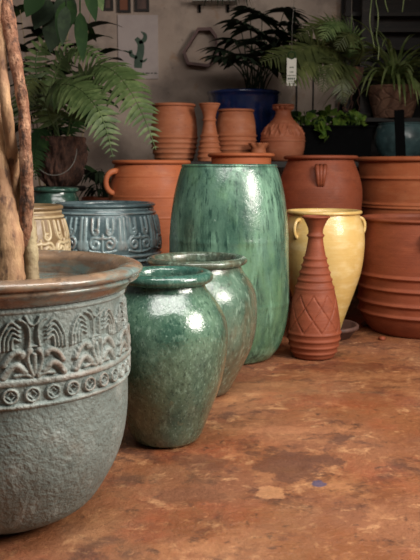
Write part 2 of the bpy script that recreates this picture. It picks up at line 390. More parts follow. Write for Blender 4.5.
# ================================================================ BIG POTS
# 1 carved front pot with tree
Y1 = floor_y(512)
rows = [(None, 52), (495, 83), (470, 102), (444, 114.5), (414, 121), (385, 123), (350, 123), (320, 122.5), (288, 121.5)]
zc = lambda py, Y: at(0, py, Y).z
zb = zc(351, Y1); zt_ = zc(295, Y1); z_l = zc(372, Y1)
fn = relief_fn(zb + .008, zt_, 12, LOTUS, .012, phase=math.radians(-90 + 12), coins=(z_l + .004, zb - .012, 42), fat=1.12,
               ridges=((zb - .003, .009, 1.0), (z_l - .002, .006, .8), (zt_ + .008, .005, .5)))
def pot1():
    prof = rows_to_prof(rows, 0, Y1, 4); prof[0] = (prof[0][0], 0)
    q = []
    for (ra, za), (rb, zz) in zip(prof[:-1], prof[1:]):
        k = max(1, int(abs(zz - za) / (.0016 if za > z_l - .02 else .008))); q += [(ra + (rb - ra) * j / k, za + (zz - za) * j / k) for j in range(k)]
    q.append(prof[-1]); rt, zt = q[-1]
    body_top = [(rt - .004, zt + .006), (rt - .01, zt + .006), (rt - .012, zt - .2), (.3, .45), (.004, .45)]
    x = -210 * m_px(Y1, 275)
    root = thing('potted_tree', 'large grey-green pot carved with lotus relief and rust rim, holding twisted bare tree stems', 'potted plant', (x, Y1, 0))
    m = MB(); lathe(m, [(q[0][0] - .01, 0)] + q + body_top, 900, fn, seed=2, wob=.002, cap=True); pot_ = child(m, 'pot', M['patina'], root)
    ro = 142.5 * m_px(Y1, 268); zr = zc(269.5, Y1)
    rp = [(rt - .01, zt + .004), (ro - .045, zt + .0), (ro - .026, zr - .026), (ro - .014, zr - .022), (ro - .010, zr - .016), (ro - .015, zr - .009), (ro - .004, zr - .006),
          (ro, zr + .002), (ro - .004, zr + .009), (ro - .016, zr + .015), (ro - .034, zr + .016), (ro - .05, zr + .011), (ro - .062, zr + .004), (ro - .068, zr - .02), (ro - .072, zr - .12), (rt - .012, zt - .1)]
    m = MB(); lathe(m, catmull(rp, 3), 200, None, seed=2, wob=.002); child(m, 'rim', M['rustrim'], pot_)
    m = MB(); s = zr - .085
    lathe(m, [(ro - .069, s - .02), (ro - .072, s), (.2, s + .01), (.01, s + .015)], 64, None, wob=.004, cap=True); child(m, 'soil', M['soil'], root)
    return root, s
root1, soil_z = pot1()
def stem(pts, m, name='trunk'):
    P = []
    for (px, py, r, dy) in pts: v = at(px, py, Y1 + dy); P.append((v.x, v.y, v.z, r * m_px(Y1, py)))
    P = catmull(P, 8); mm = MB()
    tube(mm, [p[:3] for p in P], [p[3] * (1 + .06 * math.sin(i * .9) + .04 * math.sin(i * 2.3)) for i, p in enumerate(P)], 14)
    mm.build(name, m, root1)
stem([(11, 330, 15, -.03), (11, 282, 13.5, -.03), (10, 240, 13, -.02), (4, 195, 10, 0), (-2, 150, 8, .01), (-6, 100, 7, 0), (-10, 40, 7, 0), (-12, -60, 8, 0)], M['bark'])
stem([(33, 330, 8, .03), (32, 283, 7.5, .03), (31, 252, 7.2, .03), (29, 226, 6.5, .03), (26, 195, 6, .04), (22, 160, 5, .05)], M['bark3'])
stem([(18, 320, 9, .05), (21, 270, 8.5, .05), (24, 232, 8, .02), (27, 195, 6.8, 0), (25.5, 150, 6.3, -.01), (24, 112, 6, 0), (18, 75, 6.3, 0), (10, 30, 7.5, .02), (4, -10, 8, .03), (2, -70, 8, .03)], M['bark2'])
stem([(6, 320, 7, .08), (14, 230, 6.5, .07), (15, 185, 6, .05), (11, 145, 6, 0), (6, 105, 5.5, -.03), (3, 70, 5, 0), (0, 20, 5, .02), (0, -60, 5, .02)], M['bark'])

# 2 small green pot
Y2 = floor_y(439)
rows = [(None, 31), (429, 37), (411, 44), (388, 53), (361, 60), (340, 62.5), (322, 61.5), (308, 56), (297, 48.5), (288, 41.5), (282, 39.5)]
make_pot('glazed_pot', 'round mottled green pot, nearest of the plain green ones, beside the carved grey pot', 'pot', 165.5, Y2, rows, M['green'], (.006, .023, .020, .018), th=.02, seed=3, group='round green glazed pots in a row')
# 3 rear green pot
Y3 = floor_y(391)
rows = [(None, 31), (375, 40), (361, 47.5), (345, 55), (330, 59), (308, 60.5), (291, 58.5), (278, 52), (270, 46), (264, 44)]
make_pot('glazed_pot', 'mossy green pot with dark rolled rim, between the nearest green pot and the tall jar', 'pot', 197, Y3, rows, M['moss'], (.006, .021, .016, .015), th=.02, seed=5, group='round green glazed pots in a row')
# 4 tall jar
Y4 = floor_y(356)
rows = [(None, 41), (345, 50), (332, 55), (311, 59), (285, 60), (250, 59.5), (222, 58.5), (200, 56), (183, 52.5), (171, 49), (167, 47.5)]
make_pot('tall_jar', 'tallest jar, pale green streaked glaze, standing in the middle behind two round green pots', 'jar', 229, Y4, rows, M['jar'], (-.008, .010, .009, .004), th=.016, seed=7,
         bands=((zc(238, Y4), .012, .0015), (zc(300, Y4), .012, .0015)))
# 5 cream pot with two handles
def handle(mb, r, z, ang, w, h, tr, n=12, out=1.0, seg=10):
    """ear handle: loop standing out of the wall at angle ang"""
    d = Vector((math.cos(ang), math.sin(ang), 0)); P = []
    for k in range(n + 1):
        a = -PI / 2 + PI * k / n
        P.append(d * (r - tr * .6 + w * max(0, math.cos(a)) ** .7) + Vector((0, 0, z + h / 2 * math.sin(a))))
    tube(mb, P, [tr * (1.15 - .25 * math.cos((k / n - .5) * PI)) for k in range(n + 1)], seg)
Y5 = floor_y(336)
rows = [(336, 17), (325, 20), (310, 25), (290, 32), (270, 38), (250, 40.5), (235, 40.5), (224, 38.5), (217, 36), (213, 35)]
zsau = .02
root, prof = make_pot('two_handled_pot', 'cream yellow glazed pot with two small ear handles, standing in a clay saucer', 'pot', 323, Y5, rows, M['cream'], (.004, .012, .010, .006), th=.014, seed=9,
                      parts=True, z0=zsau)
for s in (-1, 1):
    m = MB(); zz = zc(227, Y5) - zsau; handle(m, r_at(prof, zz) - .012, zz, (.2 if s > 0 else PI + .75), .042, .095, .0095); child(m, 'handle', M['cream'], root)
m = MB(); R5 = 34 * m_px(Y5, 336)
lathe(m, [(R5 * .72, 0), (R5 * .78, .004), (R5 * .93, .045), (R5, .05), (R5, .064), (R5 * .96, .07), (R5 * .9, .066), (R5 * .84, .03), (R5 * .7, zsau), (.01, zsau)], 72, cap=True)
o = m.build('plant_saucer', M['stoneware'], None); o.location = ((324 - 210) * m_px(Y5, 336), Y5, 0); tag(o, 'shallow brown clay saucer under the cream two-handled pot', 'saucer')
# 6 bottle vase
Y6 = floor_y(356.5)
rows = [(None, 20), (345, 24), (332, 26.3), (318, 25.3), (300, 22.3), (286, 18.5), (270, 14), (256, 10.5), (244, 8.2), (236, 7.3), (229, 7.6), (222, 10.5), (217.5, 13.2)]
zv = lambda py: zc(py, Y6)
bands = [(zv(y), .0055, .0065) for y in (258, 265, 272, 279, 286.5)] + [(zv(y), .005, .006) for y in (331, 337.5, 344, 350)] + [(zv(235.5), .006, .009), (zv(290), .004, .003)]
def lattice(T, Z, R):
    z0_, z1_ = zv(329), zv(293); H = z1_ - z0_; V = (Z - z0_) / H; m = (V > 0) & (V < 1)
    u = (T + .35) / (2 * PI) * 9; d = np.minimum(np.abs(((u + V * 1.5) % 1) - .5), np.abs(((u - V * 1.5) % 1) - .5))
    return np.where(m, -np.clip(1 - d / .05, 0, 1), 0), .007
make_pot('bottle_vase', 'slim terracotta bottle vase with ribbed neck and incised diamond lattice, standing on the floor', 'vase', 315, Y6, rows, M['terra_deep'], (-.001, .006, .006, .003), th=.009, seed=4,
         bands=bands, disp=lattice, seg=240, dens=6, depth=.12)
# 7 front right ringed planter
def lug(name, root, prof, z, ang, m_, w=.05, h=.09, nr=3, tr=.011, out=.02):
    R = r_at(prof, z); mm = MB(); d = Vector((math.cos(ang), math.sin(ang), 0)); t = Vector((-math.sin(ang), math.cos(ang), 0))
    for j in range(nr):
        off = (j - (nr - 1) / 2); P = []
        for k in range(11):
            a = k / 10; sp = off * w / nr * (1.15 - .6 * a)
            P.append(d * (R - .004 + out * math.sin(a * PI) ** .6) + t * sp + Vector((0, 0, z + h / 2 - h * a)))
        tube(mm, P, [tr * (1 - .3 * k / 10) for k in range(11)], 8)
    child(mm, name, m_, root)
Y7 = 4.42
rows = [(None, 50), (315, 60), (300, 63), (270, 64.5), (245, 64.5), (228, 62.5), (220, 61.5)]
b7 = [(zc(y, Y7), .008, .014) for y in (272, 284, 298, 309)]
root, prof = make_pot('ringed_planter', 'deep terracotta planter with four raised bands low down, at right edge on the floor', 'planter', 424, Y7, rows, M['terra_deep'], (.002, .016, .010, .010), seed=6, group='ringed terracotta planters at the right', bands=b7, parts=True, th=.02)
lug('handle', root, prof, zc(238, Y7), math.radians(-101), M['terra_deep'], .075, .085, 3, .014, .035)
# 8 behind right
Y8 = 5.3
rows = [(None, 56), (300, 61), (215, 62), (196, 63), (178, 64), (161, 66)]
b8 = [(zc(y, Y8), .008, .012) for y in (178, 203, 206)]
make_pot('ringed_planter', 'terracotta planter with three thin raised rings, rim flaring, standing behind the deep banded planter', 'planter', 424, Y8, rows, M['terra'], (.008, .020, .016, .010), seed=8, group='ringed terracotta planters at the right', bands=b8, th=.02)
# 9 lug handled pot
Y9 = 5.0
rows = [(None, 24), (280, 32), (230, 39), (205, 41.5), (188, 41.5), (175, 38.5), (166, 35), (159.5, 32.5)]
root, prof = make_pot('lug_handled_pot', 'deep terracotta jar with a folded lug handle on its shoulder, behind the cream pot', 'pot', 320, Y9, rows, M['terra_deep'], (.010, .018, .012, .012), seed=10, parts=True, th=.02)
lug('handle', root, prof, zc(176, Y9), math.radians(-97), M['terra_deep'], .06, .125, 3, .015, .036)
# 10 left terracotta
Y10 = 4.75
rows = [(None, 26), (300, 35), (255, 41), (220, 43), (190, 42), (172, 38.5), (164, 36)]
b10 = [(zc(y, Y10), .004, .003) for y in (176, 196, 216)]
root, prof = make_pot('ear_handled_pot', 'orange terracotta jar with looping ear handle, under the fern left of the tall green jar', 'pot', 152, Y10, rows, M['terra'], (.006, .014, .012, .010), seed=12, bands=b10, parts=True, th=.02)
for ang in (math.radians(212), math.radians(32)):
    m = MB(); zz = zc(182, Y10); handle(m, r_at(prof, zz) - .012, zz, ang, .075, .13, .017); child(m, 'handle', M['terra'], root)
# 11 wide rimmed bowl pot behind jar
Y11 = 4.95
rows = [(None, 20), (260, 26), (200, 28), (170, 29.5), (156.5, 30)]
make_pot('flared_rim_pot', 'tall terracotta pot whose flat flared rim peeks above the tall green jar', 'pot', 241, Y11, rows, M['terra'], (.006, .016, .012, .008), seed=14, th=.016)
# 12 teal carved
Y12 = 4.1
rows = [(None, 36), (290, 46), (265, 52), (245, 54.5), (225, 53), (213, 50), (206, 47)]
f12 = relief_fn(zc(247, Y12), zc(215, Y12), 9, SCROLL, .009, phase=math.radians(-90 - 20 + 4), ridges=((zc(252, Y12), .008, .9), (zc(257, Y12), .006, .8), (zc(211.5, Y12), .006, .8), (zc(207.5, Y12), .005, .5)))
make_pot('carved_pot', 'teal blue glazed pot carved with scrolls, standing behind the big carved grey pot', 'pot', 106, Y12, rows, M['teal'], (.0, .016, .011, .008), seed=15, disp=f12, seg=540, dens=30, th=.018)
# 13 ochre carved
Y13 = 3.5
rows = [(None, 30), (310, 40), (275, 46), (250, 47), (232, 45), (217, 41.5), (209, 39)]
f13 = relief_fn(zc(256, Y13), zc(219, Y13), 9, SCROLL, .009, phase=.1, ridges=((zc(216, Y13), .006, .8), (zc(211, Y13), .006, .5)))
make_pot('carved_pot', 'cream and brown carved pot between the tree stems and the teal carved pot', 'pot', 22, Y13, rows, M['ochre'], (.0, .013, .011, .007), seed=16, disp=f13, seg=480, dens=30, th=.018)
# 14 dark green pot
Y14 = 4.75
rows = [(None, 20), (300, 25), (250, 27), (215, 26), (200, 23), (194, 21), (191, 20.5)]
make_pot('glazed_pot', 'dark bottle green pot with rolled rim, behind the cream and brown carved pot', 'pot', 56, Y14, rows, M['tealdark'], (.004, .016, .014, .008), seed=17, th=.016)

# ================================================================ BACK BENCH
YB = 6.25; zB = at(210, 162, YB).z
root = thing('plant_bench', 'long dark wooden bench along the back wall carrying the small pots', 'bench', (0.8, YB, 0))
m = MB()
for k in range(4): m.box((0, -.36 + .24 * k, zB - .02), (2.7, .225, .04))
child(m, 'bench_top', M['darkwood'], root, smooth=False)
for x in (-1.28, 0, 1.28):
    for y in (-.4, .4):
        m = MB(); m.box((x, y, (zB - .04) / 2), (.07, .07, zB - .04)); child(m, 'leg', M['darkwood'], root, smooth=False)
def bz(py, Y): return zc(py, Y)
def shelf_pot(name, label, cat, cx, Y, rows, mt, rim, **k):
    rows = [(at_row(Y), rows[0][1])] + rows[1:]
    return make_pot(name, label, cat, cx, Y, rows, mt, rim, z0=zB, **k)
def at_row(Y):   # photo row of the bench top at depth Y
    lo, hi = 120, 220
    for _ in range(40):
        md = (lo + hi) / 2
        if zc(md, Y) > zB: lo = md
        else: hi = md
    return lo
Ya = 6.08
ring = lambda ys, Y, w=.007, a=.009: [(zc(y, Y) - zB, w, a) for y in ys]
shelf_pot('terracotta_pot', 'pale terracotta pot with ringed lower half, leftmost on the back bench by the fern', 'pot', 174, Ya,
          [(0, 18), (150, 21.5), (135, 23), (122, 22.5), (112, 21), (107, 20)], M['terra_pale'], (.002, .012, .012, .010), seed=21, group='pale terracotta pots on the back bench', bands=ring((138, 143, 148, 153, 158), Ya), th=.012)
shelf_pot('terracotta_pot', 'pale terracotta pot with ringed lower half, between the slim bottle and the blue pot', 'pot', 236, Ya,
          [(0, 17), (150, 19), (138, 20), (125, 19.5), (116, 18), (112, 16.8)], M['terra_pale'], (.002, .010, .010, .008), seed=22, group='pale terracotta pots on the back bench', bands=ring((136, 140.5, 145, 150), Ya), th=.012)
Yv = 5.87
shelf_pot('bottle_vase', 'small pale terracotta bottle vase with funnel mouth, on the bench behind the tall green jar', 'vase', 209.5, Yv,
          [(0, 11.5), (155, 11.2), (145, 9.7), (132, 7.6), (123, 6.1), (118, 6), (112, 7.2), (107, 9.5), (104.5, 10.3)], M['terra_pale'], (0, .005, .006, .002), seed=23,
          bands=ring((120, 136, 142, 147, 152, 157), Yv, .008, .010), th=.008, depth=.06)
Yc = 6.03
def leafband(T, Z, R):
    z0_, z1_ = zc(137, Yc) - zB, zc(124, Yc) - zB; V = (Z - z0_) / (z1_ - z0_); m = (V > 0) & (V < 1)
    u = T / (2 * PI) * 13; a = np.abs(((u + V * .5) % 1) - .5); b = np.abs(((u * 2 - V) % 1) - .5)
    h = np.where(m, np.clip(1 - a / .22, 0, 1) * np.sin(np.clip(V, 0, 1) * PI) + .4 * np.clip(1 - b / .15, 0, 1), 0)
    zd = zc(108.5, Yc) - zB; du = ((T / (2 * PI) * 12) % 1 - .5) * 2 * PI / 12 * R
    dd = np.hypot(du, Z - zd); h = np.maximum(h, 1.2 * np.sqrt(np.clip(1 - (dd / .014) ** 2, 0, 1)))
    return h, .015
shelf_pot('carved_vase', 'round terracotta vase with narrow knobbed neck and carved leaf band, beside the black trough', 'vase', 283, Yc,
          [(0, 15), (155, 20), (145, 22), (136, 21), (127, 16.5), (121, 11.5), (115, 8), (110, 8), (106, 10)], M['terra_carved'], (.0, .008, .008, .003), seed=24,
          bands=ring((121.5, 124, 138, 141), Yc, .006, .007), disp=leafband, seg=260, th=.008, depth=.08)
# little pinched cup
Yp = 5.7
m = MB(); prof = [(.03, 0), (.05, .012), (.062, .04), (.058, .06), (.078, .085), (.072, .085), (.05, .062), (.05, .03), (.01, .012)]
lathe(m, catmull(prof, 4), 80, lambda T, Z, R: (np.where(Z > .07, np.sin(T * 7), 0), .008), cap=True)
o = m.build('pinched_cup', M['terra_pale'], None); o.location = ((260 - 210) * m_px(Yp, 150), 5.85, zB + .0); tag(o, 'small terracotta cup with a crimped wavy lip, beside the carved vase on the bench', 'cup')
o.scale = (.9, .9, 1.5)

# ================================================================ PLANTS
def leaf_blade(mb, base, d, up, L, W, droop=.3, n=4, fold=.15, shape=None, mi=0):
    """tapering leaf blade curved along d, folded along its midrib"""
    d = Vector(d).normalized(); s = d.cross(Vector(up)); s = s.normalized() if s.length > 1e-4 else Vector((1, 0, 0)); u = s.cross(d).normalized()
    vs = []; fs = []
    for i in range(n + 1):
        t = i / n; w = (shape(t) if shape else (math.sin(PI * min(1, .12 + t * .88)) ** .8)) * W / 2
        c = Vector(base) + d * (L * (t - .12 * droop * t * t)) + Vector((0, 0, -droop * L * t * t)) + u * 0
        vs += [c - s * w + u * fold * w, c, c + s * w + u * fold * w]
    for i in range(n):
        a = i * 3; fs += [(a, a + 1, a + 4, a + 3), (a + 1, a + 2, a + 5, a + 4)]
    mb.add(vs, fs, mi)
def frond(root, pts, Lmax, m, n=34, name='frond', lw=.32, start=.1, droop=.25, face=Vector((0, -.75, .65)), tipw=.25, skew=.35, jit=.15):
    """fern frond: arching rachis with two rows of narrow leaflets"""
    mb = MB(); P = catmull([tuple(p) for p in pts], 12); P = [Vector(p) for p in P]
    tube(mb, P, [.006 * (1 - .75 * i / len(P)) + .001 for i in range(len(P))], 5)
    L = [0]
    for a, b in zip(P[:-1], P[1:]): L.append(L[-1] + (b - a).length)
    for k in range(n):
        t = start + (1 - start) * (k + .5) / n; dist = t * L[-1]
        i = min(range(len(L)), key=lambda j: abs(L[j] - dist)); i = min(max(i, 1), len(P) - 2)
        f = (dist - L[i]) / max(1e-5, (L[i + 1] - L[i])); p = P[i] + (P[i + 1] - P[i]) * f
        T = (P[i + 1] - P[i - 1]).normalized(); S = T.cross(face).normalized(); N = S.cross(T)
        env = (math.sin(PI * min(1, (t - start) / (1 - start) * .82 + .18)) ** .7) * (1 - tipw * 0) 
        ln = Lmax * max(.12, env) * (1 + rnd.uniform(-jit, jit))
        for sg in (-1, 1):
            d = S * sg + T * skew * rnd.uniform(.8, 1.3) + N * rnd.uniform(-.15, .15)
            leaf_blade(mb, p, d, N, ln, ln * lw, droop=droop * rnd.uniform(.6, 1.4), n=4, fold=.2, shape=lambda q: (1 - q) ** .6 * min(1, .5 + q * 3))
    return mb.build(name, m, root)

# coir pot fern, left, on a wooden stool
YF = 5.1
base = at(61, 186, YF)
zs = base.z
st = thing('wooden_stool', 'dark wooden stool under the brown fibre pot with the fern', 'stool', (base.x, YF, 0))
m = MB(); lathe(m, [(.15, zs - .03), (.155, zs - .025), (.155, zs - .004), (.15, zs), (.01, zs)], 32, cap=True); child(m, 'seat', M['darkwood'], st)
for k in range(3):
    a = k * 2 * PI / 3 + .4; m = MB(); tube(m, [(.13 * math.cos(a), .13 * math.sin(a), 0), (.08 * math.cos(a), .08 * math.sin(a), zs - .028)], .016, 8); child(m, 'leg', M['darkwood'], st)
fern = thing('potted_fern', 'bright green sword fern in a shaggy brown fibre pot with wire loop, at left', 'potted fern', (base.x, YF, zs))
k_ = m_px(YF, 160)
m = MB(); hz = at(61, 139, YF).z - zs
lathe(m, catmull([(13 * k_, 0), (20 * k_, .06), (24 * k_, hz * .5), (25 * k_, hz), (22 * k_, hz), (21 * k_, hz * .85), (.01, hz * .84)], 8), 120,
      lambda T, Z, R: (np.sin(T * 17 + Z * 20) * .5 + np.sin(T * 31 - Z * 50) * .4 + np.sin(T * 5 + Z * 37) * .7, .014), cap=True)
child(m, 'pot', M['coir'], fern)
m = MB(); P = []
for k in range(21):
    a = PI * k / 20; P.append((21 * k_ * math.cos(a), -23 * k_ - .02 - .05 * math.sin(a), hz * .78 - .16 * math.sin(a) ** .9))
tube(m, P, .003, 6); child(m, 'wire_handle', M['wire'], fern)
def fr(pl, **k):
    frond(fern, [at(a, b, y) for a, b, y in pl], **k)
fr([(62, 142, 5.1), (48, 112, 5.0), (52, 88, 4.85), (74, 86, 4.7), (96, 106, 4.55), (107, 132, 4.5), (113, 158, 4.45)], Lmax=.165, m=M['fern'], n=30, lw=.37)
fr([(66, 142, 5.1), (76, 96, 5.0), (92, 68, 4.9), (112, 70, 4.75), (131, 92, 4.6), (146, 122, 4.5), (156, 150, 4.45)], Lmax=.17, m=M['fern'], n=32, lw=.37)
fr([(60, 142, 5.1), (52, 90, 5.15), (66, 55, 5.1), (86, 50, 5.0), (104, 62, 4.95), (114, 76, 4.9)], Lmax=.12, m=M['fern'], n=30)
fr([(60, 142, 5.1), (50, 110, 5.2), (42, 85, 5.2), (32, 80, 5.1), (22, 100, 5.0), (20, 130, 4.95)], Lmax=.13, m=M['fern_olive'], n=26)
fr([(58, 142, 5.15), (40, 90, 5.3), (36, 60, 5.3), (46, 42, 5.3), (64, 44, 5.2), (80, 60, 5.2)], Lmax=.12, m=M['fern'], n=26)
fr([(56, 142, 5.1), (44, 130, 5.0), (37, 140, 4.95), (35, 160, 4.9), (36, 180, 4.9)], Lmax=.09, m=M['midleaf'], n=22)
fr([(64, 142, 5.1), (76, 120, 5.2), (92, 108, 5.2), (104, 120, 5.2), (110, 145, 5.2)], Lmax=.10, m=M['midleaf'], n=24)

LV = []
# dark bush behind (on the floor by the wall)
bp_ = Vector((at(48, 150, 6.25).x, 6.2, 0))
bush = thing('potted_shrub', 'tall dark leafy shrub in the shadowy back left corner behind the fern', 'potted plant', bp_)
m = MB(); lathe(m, catmull([(.13, 0), (.17, .15), (.2, .34), (.215, .35), (.21, .37), (.18, .36), (.17, .3), (.01, .3)], 4), 48, cap=True); child(m, 'pot', M['stoneware'], bush)
for k in range(10):
    tx = at([20, 34, 46, 58, 70, 84, 64, 100, 30, 92][k], [10, -10, 35, -5, 20, 30, 75, 55, 60, 5][k], 6.2 + .1 * math.sin(k)); m = MB()
    a = Vector((.03 * math.cos(k), .03 * math.sin(k), .28)); b = tx - bp_; c = a.lerp(b, .5) + Vector((.04 * math.sin(k * 3), 0, .06))
    P = [Vector(p) for p in catmull([a, c, b], 8)]; tube(m, P, [.009 * (1 - .7 * i / len(P)) for i in range(len(P))], 6)
    so = child(m, 'stem', M['bark3'], bush)
    for i in range(6, len(P)):
        for q in range(1):
            m = MB(); a_ = rnd.uniform(0, 2 * PI); d = (math.cos(a_), math.sin(a_) - .2, rnd.uniform(-.1, .7))
            leaf_blade(m, P[i], d, (0, 0, 1), rnd.uniform(.26, .4), rnd.uniform(.12, .17), droop=.4, n=6)
            LV.append(m)
            child(m, 'leaf', M['midleaf'] if rnd.random() < .3 else M['darkleaf'], so) if len(LV) <= 100 else None

# hanging plant, top left, large soft leaves
hp = at(84, -70, 4.3)
hang = thing('hanging_plant', 'hanging plant with broad drooping green leaves coming down from the top left edge', 'hanging plant', hp)
m = MB(); lathe(m, catmull([(.08, 0), (.11, .05), (.13, .16), (.14, .17), (.135, .18), (.115, .17), (.01, .15)], 4), 40, cap=True); child(m, 'pot', M['stoneware'], hang)
m = MB()
for a in (0, 2.1, 4.2): tube(m, [(.13 * math.cos(a), .13 * math.sin(a), .17), (0, 0, .5)], .003, 5)
tube(m, [(0, 0, .5), (0, 0, 3.01 - hp.z)], .004, 5); child(m, 'cord', M['wire'], hang)
for (px, py, L, W, tx, ty, y, mm) in ((80, 12, 50, 13, 3, 46, 4.1, 'midleaf'), (72, 0, 42, 20, -14, 36, 4.2, 'midleaf'), (60, 8, 46, 26, -10, 40, 4.4, 'darkleaf'), (50, 0, 40, 24, -16, 26, 4.4, 'darkleaf'),
                                    (88, -12, 44, 12, 8, 30, 4.0, 'midleaf'), (94, -14, 34, 12, 9, 22, 4.1, 'fern'), (66, 6, 40, 13, -4, 36, 4.0, 'darkleaf'), (64, -6, 40, 22, 4, 34, 4.3, 'darkleaf'), (40, -8, 36, 20, -14, 22, 4.3, 'midleaf')):
    b = at(px, py, y) - hp; e = at(px + tx, py + ty, y - .05) - hp; m = MB()
    P = [Vector(p) for p in catmull([Vector((.02, 0, .16)), Vector((b.x * .6, b.y * .6, .2)), b], 6)]
    tube(m, P, .004, 5); leaf_blade(m, b, (e - b), (0, -1, .3), (e - b).length, W * m_px(y), droop=.12, n=8, shape=lambda q: math.sin(PI * min(1, q ** .75)) ** .9 + .02)
    child(m, 'leaf', M[mm], hang)

# small dark leafed plant in clay bowl
Yd = 5.5; bd = at(104, 198, Yd); zd = bd.z
dp = thing('potted_plant', 'low plant with drooping dark leaves in a terracotta pot, left of the ear-handled jar', 'potted plant', (bd.x, Yd, 0))
kk = m_px(Yd, 198)
m = MB(); lathe(m, catmull([(15 * kk, 0), (18 * kk, .2), (20 * kk, zd - .03), (22 * kk, zd - .025), (22 * kk, zd + .003), (20 * kk, zd + .004), (19 * kk, zd - .04), (.01, zd - .05)], 4), 60, cap=True); child(m, 'pot', M['terra_deep'], dp)
for k in range(26):
    a = rnd.uniform(0, 2 * PI); rr = rnd.uniform(.01, .1); m = MB(); h = rnd.uniform(.05, .2)
    b = Vector((rr * math.cos(a), rr * math.sin(a), zd + h))
    tube(m, [(rr * .3 * math.cos(a), rr * .3 * math.sin(a), zd - .05), b], .003, 5)
    leaf_blade(m, b, (math.cos(a), math.sin(a), .25), (0, 0, 1), rnd.uniform(.09, .15), .035, droop=.9, n=6); child(m, 'leaf', M['darkleaf'], dp)

# blue pot with palm
Yq = 6.5
kq = m_px(Yq, 120); rq = 37 * kq
pb = Vector(((244 - 210) * kq, Yq, zB)); hq = zc(92, Yq) - zB
palm = thing('potted_palm', 'dark fan-leaved palm in a glossy cobalt blue pot on the back bench', 'potted palm', pb)
m = MB(); lathe(m, catmull([(rq * .68, 0), (rq * .8, hq * .3), (rq * .92, hq * .7), (rq * .97, hq - .03)], 6) + [(rq * 1.0, hq - .024), (rq * 1.01, hq - .008), (rq * .98, hq), (rq * .92, hq - .002), (rq * .9, hq - .05), (.01, hq - .06)], 96, cap=True)
child(m, 'pot', M['cobalt'], palm)
crown = [(256, 92)]
tips = [(224, 58, 6.0), (236, 42, 6.1), (250, 30, 5.95), (262, 18, 6.2), (276, 34, 6.0), (288, 26, 6.25), (244, 58, 5.8), (262, 56, 5.85), (280, 60, 5.9), (268, 40, 6.35), (290, 52, 6.2), (250, 12, 6.3), (240, 24, 6.3), (284, 12, 6.3), (298, 40, 6.1), (224, 50, 6.2), (274, 50, 5.9), (256, 44, 5.9), (238, 62, 6.35), (262, 62, 6.35), (282, 66, 6.3), (248, 58, 6.3), (272, 58, 6.4)]
for i, (tx, ty, ty_) in enumerate(tips):
    e = at(tx, ty, ty_ + .25) - pb; b = Vector((rnd.uniform(0, .14), rnd.uniform(-.08, .08), hq - .06)); m = MB()
    P = [Vector(p) for p in catmull([b, b.lerp(e, .55) + Vector((0, 0, .05)), e], 8)]; tube(m, P, [.006 * (1 - .5 * j / len(P)) for j in range(len(P))], 6)
    o = child(m, 'stem', M['darkleaf'], palm); m = MB(); nb = 12; ax = (e - b).normalized(); out = Vector((ax.x * 1.2, -.55, .15)).normalized()
    sd = out.cross(Vector((0, 0, 1))).normalized(); upv = sd.cross(out)
    for j in range(nb):
        a = (j / (nb - 1) - .5) * 2 * 2.0; d = out * math.cos(a) * .9 + (sd * math.cos(.5) + upv * .2) * math.sin(a) + Vector((0, 0, .05))
        leaf_blade(m, e, d, upv, rnd.uniform(.17, .26), 0.05, droop=.38, n=5, shape=lambda q: min(1, .35 + q * 2) * (1 - q ** 4) + .02)
    child(m, 'leaf', M['darkleaf'], o)

# black trough with pothos
Yt = 6.27; kt = m_px(Yt, 140)
x0, x1 = (297 - 210) * kt, (370 - 210) * kt; ht = zc(126, Yt) - zB
tr = thing('planter_trough', 'black plastic trough full of bright green heart-leaved vines on the bench', 'planter', ((x0 + x1) / 2, Yt, zB))
w2 = (x1 - x0) / 2; m = MB()
def rect_loop(hx, hy, z): return [(-hx, -hy, z), (hx, -hy, z), (hx, hy, z), (-hx, hy, z)]
L_ = [rect_loop(w2 * .94, .1, 0), rect_loop(w2, .12, ht * .93), rect_loop(w2 + .012, .132, ht * .93), rect_loop(w2 + .012, .132, ht), rect_loop(w2 - .01, .11, ht), rect_loop(w2 - .015, .105, ht - .05)]
vs = sum(L_, []); fs = [(3, 2, 1, 0)]
for i in range(len(L_) - 1):
    for j in range(4): fs.append((i * 4 + j, i * 4 + (j + 1) % 4, i * 4 + 4 + (j + 1) % 4, i * 4 + 4 + j))
fs.append(tuple((len(L_) - 1) * 4 + j for j in range(4))); m.add(vs, fs); child(m, 'trough', M['blackplastic'], tr, smooth=False, bevel=.004)
heart = lambda q: (min(1, (q + .02) * 6) ** .5) * (1 - q) ** .75 * 1.15 + .02
for k in range(72):
    fx = rnd.uniform(-1.12, 1.0); m = MB(); b = Vector((fx * w2, rnd.uniform(-.12, .08), ht + rnd.uniform(.0, .085) * (1.2 - .3 * abs(fx))))
    if k % 9 == 0: b = Vector((rnd.uniform(-.6, -.3) * w2, -.16, ht - rnd.uniform(.02, .12)))
    a = rnd.uniform(-PI, 0) if rnd.random() < .8 else rnd.uniform(0, PI)
    tube(m, [(min(max(b.x, -w2 * .9), w2 * .9) * .95, b.y * .5, ht - .04), b], .0025, 5)
    leaf_blade(m, b, (math.cos(a), math.sin(a) * .8, rnd.uniform(-.1, 1.1)), (rnd.uniform(-.5, .5), -.7, .5), rnd.uniform(.075, .13), rnd.uniform(.055, .085), droop=rnd.uniform(.1, .6), n=6, shape=heart)
    child(m, 'leaf', M['bright' if rnd.random() < .75 else 'midleaf'], tr)

